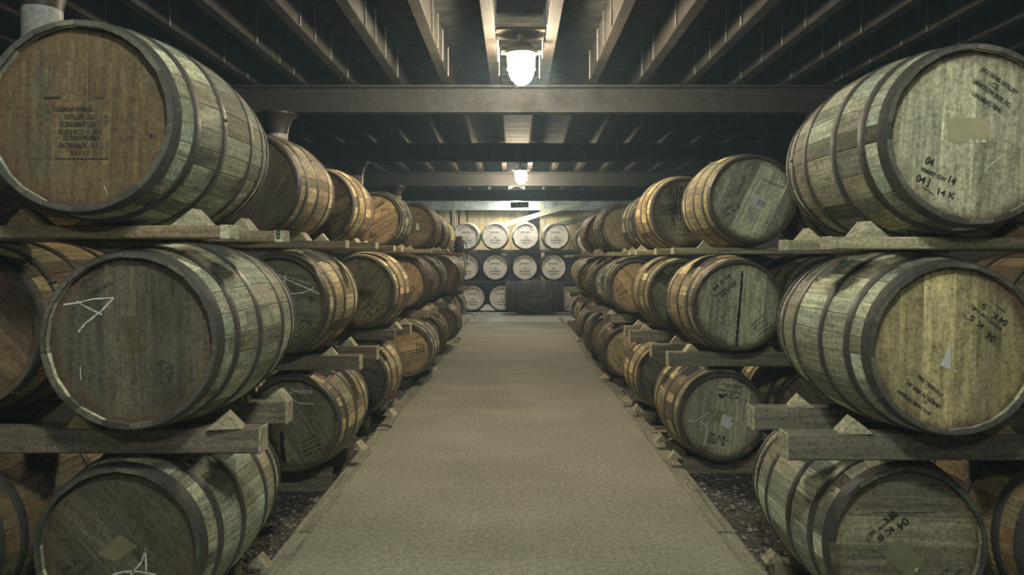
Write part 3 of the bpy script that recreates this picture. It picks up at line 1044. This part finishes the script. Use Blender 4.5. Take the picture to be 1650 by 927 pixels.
mk = marks('right', 'middle', 0)
mk.text('JACK DANIEL DISTILLERY', (1500, 666), (1447, 627), 5.5)
mk.text('LEM MOTLOW, PROP., INC.', (1517, 655), (1461, 612), 6.5)
mk.text('LYNCHBURG, TENN.', (1520, 636), (1479, 602), 6)
mk.text('R.C.', (1494, 648), (1486, 642), 5, FADE)
mk.text('04 K', (1625, 518), (1600, 502), 11)
mk.text('5', (1591, 493), (1584, 488), 9)
mk.text('WHISKEY CORP KNKLY', (1616, 531), (1564, 489), 5)
mk.text('K 5', (1586, 524), (1565, 507), 9)
mk.text('04', (1606, 544), (1595, 534), 12)
mk.stroke([(1549, 503), (1558, 515)], 1.6, ('stencil_lettering', 'stencil_ink'))
mk.stroke([(1597, 487), (1620, 504)], 1.0, ('stencil_lettering', 'stencil_ink'))
mk.poly([(1531, 552.6), (1514, 589), (1531, 595)], ('torn_paper', 'white_paper'), .003)
mk.stroke([(1536, 597), (1542, 599)], 3.5)
mk.stroke([(1512, 492), (1521, 494)], 2.0)
mk.done()

mk = marks('right', 'bottom', 0)
mk.text('04 K', (1439, 822), (1420, 838), 10)
mk.text('WHISKEY CORP', (1446, 826), (1413, 852), 5)
mk.text('04', (1458, 833), (1443, 846), 13)
mk.text('K 8', (1436, 848), (1412, 867), 9)
mk.text('INC T', (1406, 853), (1393, 870), 7)
mk.poly([(1448, 867), (1490, 903), (1466, 932), (1421, 893)], ('paper_label', 'olive_paper'))
mk.poly([(1472, 917), (1480, 914), (1476, 922)], ('torn_paper', 'white_paper'), .003)
mk.text('LYNCHBURG', (1529, 912), (1505, 932), 6)
mk.text('LEM MOTLOW', (1547, 916), (1525, 936), 6)
mk.stroke([(1405, 826), (1455, 826), (1510, 825)], 1.4, FADE)
mk.done()

mk = marks('right', 'top', 1)
mk.poly([(1211.6, 308), (1222, 315), (1236.6, 322.7), (1226, 339), (1208, 328), (1214, 320)], ('paper_label', 'white_paper'))
for k in range(6):
    x = 1219 + k * 2.0
    mk.stroke([(x + 5, 321 + k * .9), (x, 330 + k * .9)], (.7, 1.2)[k % 2], ('barcode', 'black_print'))
mk.text('JACK DANIEL DISTILLERY', (1228, 290), (1262, 305), 4, FADE)
mk.text('WHISKEY', (1166, 345), (1186, 330), 6, FADE)
mk.text('04 K 5', (1170, 352), (1194, 334), 7, FADE)
mk.text('LYNCHBURG', (1190, 318), (1204, 285), 5, FADE)
mk.done()

mk = marks('right', 'top', 2)
for k in range(16):
    x = random.choice((1078, 1083, 1086, 1090, 1096, 1100, 1104, 1108)) + random.uniform(-2, 2)
    y0 = random.uniform(292, 330)
    mk.stroke([(x, y0), (x + random.uniform(-1, 1), y0 + random.uniform(20, 60))], random.uniform(1, 2.6), ('drip_stain', 'crack_dark'))
mk.done()

mk = marks('right', 'middle', 1)
mk.stroke([(1195.5, 437), (1193, 470), (1190, 505), (1187, 540), (1185, 563)], 4.2, ('crack', 'crack_dark'))
mk.text('04 A N', (1150, 470), (1176, 446), 6)
mk.text('WHISKEY CORP', (1152, 480), (1186, 455), 4)
mk.text('04 V W', (1163, 480), (1188, 460), 6)
mk.stroke([(1172, 443), (1188, 459)], 1.0, FADE)
mk.stroke([(1143, 470), (1161, 489)], 1.0, FADE)
for k in range(4):
    mk.text('LEM MOTLOW PROP INC', (1210 + k * 4, 527 + k * 5), (1231 + k * 4, 509 + k * 6), 3.2, FADE)
for k in range(14):
    x, y = random.uniform(1145, 1185), random.uniform(495, 545)
    mk.stroke([(x, y), (x + random.uniform(3, 9), y - random.uniform(4, 10))], .9, FADE)
mk.done()

mk = marks('right', 'middle', 2)
mk.text('JACK DANIEL', (1080, 440), (1100, 432), 4, FADE)
mk.text('LEM MOTLOW', (1078, 447), (1102, 440), 4, FADE)
mk.done()
mk = marks('right', 'middle', 3)
mk.text('H I X', (995, 470), (1006, 460), 4)
mk.text('R S G', (998, 478), (1012, 470), 4)
mk.text('O S', (1000, 486), (1008, 480), 3.5)
mk.done()

mk = marks('right', 'bottom', 1)
L5 = lambda x, y: (1090 + x / 5.793, 590 + y / 5.793)
mk.poly([L5(385, 400), L5(440, 440), L5(395, 545), L5(330, 495)], ('paper_label', 'olive_paper'))
mk.poly([L5(430, 445), L5(545, 505), L5(515, 545), L5(485, 595), L5(400, 540), L5(410, 490)], ('torn_paper', 'white_paper'), .0026)
mk.poly([L5(505, 510), L5(535, 500), L5(530, 515), L5(510, 528)], ('barcode', 'black_print'), .003)
mk.text('JACK DANIEL DISTILLERY', L5(408, 172), L5(610, 212), 3.6)
mk.text('RCSJ', L5(450, 200), L5(500, 210), 3.2)
mk.text('LEM MOTLOW PROP INC', L5(378, 228), L5(595, 270), 3.8)
mk.text('04  A 8', L5(300, 645), L5(445, 685), 5)
mk.text('WHISKEY CORP INC', L5(280, 680), L5(480, 715), 3.6)
mk.text('04K   8', L5(280, 712), L5(440, 748), 5)
mk.stroke([L5(110, 510), L5(165, 520), L5(205, 485), L5(245, 465), L5(295, 425)], 1.4)
mk.stroke([L5(218, 517), L5(270, 560), L5(280, 600), L5(270, 670), L5(248, 745)], 1.8)
mk.stroke([L5(285, 525), L5(275, 570)], 1.2)
mk.stroke([L5(300, 470), L5(410, 350)], .9, FADE)
for k in range(8):
    x, y = random.uniform(375, 540), random.uniform(265, 300)
    mk.stroke([L5(x, y), L5(x + 40, y + random.uniform(-5, 14))], 3.5, ('smudge', 'faded_ink'))
mk.done()
mk = marks('right', 'bottom', 3)
L6 = lambda x, y: (900 + x / 5.795, 480 + y / 5.795)
mk.stroke([L6(545, 375), L6(600, 360), L6(640, 330)], 1.0)
mk.stroke([L6(615, 405), L6(660, 375)], .8)
mk.stroke([L6(500, 550), L6(570, 640)], 1.2, FADE)
mk.stroke([L6(560, 545), L6(615, 600)], 1.2, FADE)
mk.text('04 K', L6(545, 660), L6(600, 640), 3.5, FADE)
mk.done()

mk = marks('left', 'middle', 1)
L7 = lambda x, y: (420 + x / 5.45, 410 + y / 5.45)
mk.stroke([L7(165, 178), L7(230, 215), L7(310, 255), L7(400, 290), L7(520, 348)], 2.0)
mk.stroke([L7(225, 180), L7(218, 240), L7(207, 335)], 1.8)
mk.stroke([L7(207, 335), L7(300, 345), L7(380, 335), L7(440, 315), L7(470, 290)], 1.8)
mk.stroke([L7(230, 195), L7(300, 215), L7(370, 235), L7(450, 265)], .9)
mk.text('65', L7(425, 375), L7(455, 425), 6)
for k in range(4):
    mk.text(('JACK DANIEL DIST', 'RCSJ LEM', 'LEM MOTLOW PROP', 'LYNCHBURG')[k], L7(330 + k * 12, 650 + k * 38), L7(420 + k * 24, 560 + k * 28), 4, FADE)
mk.text('04 K', L7(405, 790), L7(495, 715), 5)
mk.done()


def paint_patch(key, deg, y0, y1, half, mat, name='paint_patch'):
    root, kit, X, d, zc = CASK[key]
    rg = random.Random(len(key[1]) * 5 + key[2])
    V, F = [], []
    n, m = 8, 9
    for i in range(n + 1):
        y = y0 + (y1 - y0) * i / n
        hw = math.radians(half) * (1 + .18 * math.sin(i * 1.9 + 1) + rg.uniform(-.12, .12)) * (1 - .25 * abs(2 * i / n - 1) ** 3)
        for k in range(m + 1):
            a = math.radians(deg) + hw * (2 * k / m - 1)
            r = rad(y, kit['L'], kit['rb'], kit['re']) + .0024
            V.append((r * math.cos(a), y, r * math.sin(a) + kit['rb']))
    for i in range(n):
        for k in range(m):
            p = i * (m + 1) + k
            F.append((p, p + m + 1, p + m + 2, p + 1))
    link(name, mesh_of(name, V, F, mat, 40), root)


flat_mat('black_paint', (.016, .017, .02), (.03, .032, .035), 0.22, 0.34, 30.0)
flat_mat('green_mould', (.10, .15, .12), (.06, .08, .07), 0.36, 0.6, 22.0)
flat_mat('rust_stain', (.07, .035, .018), (.03, .02, .014), 0.40, 0.62, 16.0)
paint_patch(('left', 'middle', 1), 62, -.296, .02, 13, 'black_paint')
paint_patch(('left', 'bottom', 1), 66, -.296, -.05, 12, 'black_paint')
paint_patch(('right', 'middle', 1), 118, -.296, -.04, 14, 'black_paint')
paint_patch(('right', 'bottom', 1), 120, -.296, -.06, 12, 'black_paint')
paint_patch(('right', 'bottom', 2), 118, -.12, .12, 12, 'black_paint')
paint_patch(('left', 'middle', 0), 68, -.11, .11, 15, 'green_mould')
paint_patch(('left', 'middle', 0), 82, -.11, .10, 9, 'rust_stain', 'rust_stain')
paint_patch(('left', 'bottom', 0), 62, -.29, .11, 11, 'rust_stain', 'rust_stain')
paint_patch(('right', 'middle', 0), 128, -.05, .25, 12, 'green_mould')
paint_patch(('right', 'bottom', 0), 118, .0, .28, 12, 'green_mould')
paint_patch(('right', 'bottom', 0), 112, -.11, .11, 9, 'rust_stain', 'rust_stain')

mk = marks('left', 'bottom', 1)
mk.stroke([(466, 634), (480, 630), (504, 630)], 1.4)
mk.stroke([(470, 626), (482, 633), (500, 634), (505, 631)], 1.4)
mk.stroke([(464, 642), (485, 650), (507, 651)], 1.4)
mk.stroke([(455, 695), (456, 718), (459, 745)], 7, ('drip_stain', 'crack_dark'))
for k in range(4):
    mk.text(('JACK DANIEL DIST', 'LEM MOTLOW PROP', 'RCSJ', 'LYNCHBURG TENN')[k], (487 + k * 2, 716 + k * 7), (512 + k * 3, 703 + k * 7), 3.6)
mk.done()
mk = marks('left', 'middle', 2)
mk.text('AS', (579, 436), (587, 434), 5)
mk.text('H E N', (591, 500), (606, 484), 4)
mk.text('K I L N', (594, 506), (612, 488), 4)
mk.text('I I', (598, 510), (612, 500), 3.5)
mk.done()
mk = marks('left', 'top', 3)
mk.text('HNYS', (608, 336), (620, 328), 5)
mk.text('JACK DA', (614, 341), (630, 338), 4)
mk.text('LEM MOTLOW', (595, 377), (608, 384), 3.5)
mk.text('PROP INC', (594, 381), (606, 389), 3.5)
mk.done()
mk = marks('left', 'top', 4)
mk.poly([(671, 360), (674, 360), (676, 370), (670, 371)], ('paper_label', 'white_paper'))
mk.text('04 KEN', (670, 347), (678, 345), 3, FADE)
mk.done()
mk = marks('left', 'middle', 3)
mk.text('B S K', (661, 474), (669, 462), 4, FADE)
mk.text('L N C', (662, 479), (671, 467), 4, FADE)
mk.done()
mk = marks('left', 'bottom', 3)
for k in range(3):
    mk.text(('LEM MOTLOW', 'JACK DANIEL', 'LYNCHBURG')[k], (673 + k * 5, 572), (673 + k * 5, 553), 3.2)
mk.done()


# ------------------------------------------------------------------ lamps
def lamp(x, y, z, colour, power, label, big=.105):
    root = tag(link('bulkhead_lamp', None, None, (x, y, z)), label, 'lamp', 'bulkhead lamps on the ceiling')
    mname = 'lamp_glass_%d' % int(y * 10 + 100)
    emit_mat(mname, colour, power)
    r = big
    prof = [(r * .98, .10), (r, .05), (r, -.02), (r * .94, -.07), (r * .78, -.105), (r * .5, -.128), (r * .15, -.137)]
    link('glass', mesh_of('glass', *lathe(prof, 28), mname, 40), root)
    gp = [(r * 1.2, .10), (r * 1.25, .11), (r * 1.25, .135), (r * 1.1, .15), (r * .7, .19)]
    body = lathe(gp, 28)
    ears = [box_data(-r * 1.62, -r * 1.1, -.025, .025, .105, .135, .006), box_data(r * 1.1, r * 1.62, -.025, .025, .105, .135, .006)]
    link('housing', mesh_of('housing', *join(body, *ears), 'lamp_metal', 40), root)
    for k in range(4):
        a = PI * k / 4 + .2
        pth = []
        for q in range(13):
            th = PI * q / 12
            rr = r * 1.12
            pth.append((rr * math.cos(th) * math.cos(a), rr * math.cos(th) * math.sin(a), .09 - .245 * math.sin(th) ** .7))
        link('guard_wire', mesh_of('guard_wire', *tube(pth, .0035, 5), 'lamp_metal', 60), root)
    ring = [(r * 1.13 * math.cos(2 * PI * q / 24), r * 1.13 * math.sin(2 * PI * q / 24), -.02) for q in range(24)]
    link('guard_ring', mesh_of('guard_ring', *tube(ring, .0035, 5, True), 'lamp_metal', 60), root)
    top = Z_JOIST - z
    if top > .19:
        link('mounting_board', mesh_of('mounting_board', *box_data(-.205, .195, -.14, .14, top + .06, top + .085, .004), 'rail_wood'), root, colour=(.12, .10, .07))
        link('stem', mesh_of('stem', *lathe([(.03, .185), (.03, top + .07)], 12), 'lamp_metal', 40), root)
    return root


lamp(.056, 6.26, EYE + 1.585, LAMP_WARM, LAMP_POWER['one'], 'bright caged bulkhead lamp nearest, below the joists')
lamp(.12, 14.6, EYE + 1.585, LAMP_WARM, LAMP_POWER['two'], 'smaller-looking lit caged lamp farther down the walkway')
lamp(.05, 19.95, EYE + 1.70, (1.0, .97, .86), LAMP_POWER['back'], 'caged lamp hidden just behind the last dark beam')
lamp(.05, 22.3, EYE + 1.82, (1.0, .97, .86), LAMP_POWER['end'], 'caged lamp close to the pale beam at the end wall')
lamp(.05, .55, EYE + 1.585, LAMP_COOL, LAMP_POWER['over'], 'caged lamp above the viewer, over the start of the walkway')
lamp(-.3, -1.7, EYE + 1.585, LAMP_COOL, LAMP_POWER['near'], 'caged lamp behind the viewer lighting the nearest casks')

# ------------------------------------------------------------------ small things
# dark sign box hung on two rods before the last beam
sx, sy, sz = (837 - VPX) / FPX * 19.41, 19.41, EYE + (VPY - 330.5) / FPX * 19.41
sign = tag(link('hanging_sign', None, None, (sx, sy, sz)), 'small black rectangular sign box hanging below the far dark beam', 'sign')
link('box', mesh_of('box', *box_data(-.235, .235, -.05, .05, -.07, .07, .008), 'black_plastic'), sign, rot=(0, -.03, 0))
mv = []
for x0, x1, z0, z1 in ((-.2, -.13, .02, .035), (-.2, -.185, -.035, .035), (-.08, -.02, -.03, .03), (.02, .06, -.03, .03), (.09, .2, .01, .022), (.09, .2, -.03, -.018)):
    mv.append(box_data(x0, x1, -.053, -.0505, z0, z1))
link('sign_marks', mesh_of('sign_marks', *join(*mv), 'sign_mark'), sign, rot=(0, -.03, 0))
for x in (-.2, .2):
    link('rod', mesh_of('rod', *tube([(x, 0, .06), (x, 0, ZB + .02 - sz)], .006), 'strap_steel'), sign)

# black bag slung over the rail end, far left
bx, by, bz = -1.09, 14.89, RAIL_TOP['left', 'top']
bag = tag(link('black_bag', None, None, (bx, by, bz)), 'small black bag hung over the end of a far left rail', 'bag')
prof = []
V, F = lathe([(.05, -.12), (.085, -.10), (.09, 0), (.08, .1), (.055, .16), (.07, .2), (.03, .21)], 14)
link('pouch', mesh_of('pouch', [(x * 1.1, y * .7, z + .12) for x, y, z in V], F, 'black_plastic', 50), bag)
link('strap', mesh_of('strap', *tube([(.07, 0, .25), (.13, 0, .2), (.16, -.02, .05), (.15, -.03, -.12), (.17, -.03, -.25), (.13, -.03, -.28), (.1, -.03, -.1), (.06, -.03, .05)], .012), 'black_plastic', 50), bag)

# coiled cable on the floor at the far left corner
pts = []
for k in range(90):
    a = k * .42
    r = .26 + .10 * math.sin(k * .37) + .03 * math.sin(k * 1.3)
    pts.append((r * 1.2 * math.cos(a), r * .9 * math.sin(a), .012 + .0018 * k))
cab = tag(link('coiled_cable', mesh_of('coiled_cable', *tube(pts[:46], .011, 6), 'black_plastic', 60), None, (-1.28, 18.9, 0)), 'loose coil of dark cable on the pale far floor', 'cable')
pts = []
for k in range(60):
    a = k * .42 + 1
    r = .24 + .08 * math.sin(k * .29)
    pts.append((r * 1.2 * math.cos(a), r * .9 * math.sin(a), .012 + .002 * k))
tag(link('coiled_cable', mesh_of('coiled_cable', *tube(pts[:40], .016, 6), 'pale_cable', 60), None, (-1.08, 18.35, 0)), 'loose coil of white cable on the pale far floor', 'cable')

# loose timber ends beside the kerb, right
for i, (px, py, dd, sx_, sy_, sz_, rz, lab) in enumerate((
        (1092, 722, 5.65, .05, .30, .09, .28, 'loose timber block leaning beside the second right bottom cask'),
        (1062, 690, 6.3, .13, .07, .05, -.1, 'short timber block on the gravel by the right kerb'))):
    X = (px - VPX) / FPX * dd
    o = link('timber_block', mesh_of('timber_block', *box_data(-sx_ / 2, sx_ / 2, -sy_ / 2, sy_ / 2, 0, sz_, .005), 'rail_wood'), None, (X, dd, -.03), (0, 0, rz), (.33, .28, .18))
    tag(o, lab, 'timber block')

# gravel and straw between walkway and casks
V, F, T = [], [], []
rg = random.Random(3)
for k in range(9000):
    s = rg.choice((-1, 1))
    y = 2.2 + 11 * rg.random() ** 1.6
    x = s * (1.185 + abs(rg.gauss(0, .38)))
    if abs(x) > 2.4:
        continue
    r = rg.uniform(.006, .017) * (1.0 if y < 7 else 1.4)
    c = Vector((x, y, -.035 + r * .25))
    a = rg.uniform(0, 6.28)
    k0 = len(V)
    for q in range(4):
        V.append(c + Vector((math.cos(a + q * 1.571) * r * rg.uniform(.7, 1.3), math.sin(a + q * 1.571) * r * rg.uniform(.7, 1.3), rg.uniform(-.1, .2) * r)))
    V.append(c + Vector((rg.uniform(-.3, .3) * r, rg.uniform(-.3, .3) * r, r * rg.uniform(.5, .9))))
    F += [(k0, k0 + 1, k0 + 4), (k0 + 1, k0 + 2, k0 + 4), (k0 + 2, k0 + 3, k0 + 4), (k0 + 3, k0, k0 + 4)]
    T += [rg.random() ** 1.5] * 4
g = link('gravel', mesh_of('gravel', V, F, 'gravel', None, T))
g['kind'] = 'stuff'
g['label'] = 'dark loose gravel beside the walkway'
g['category'] = 'gravel'
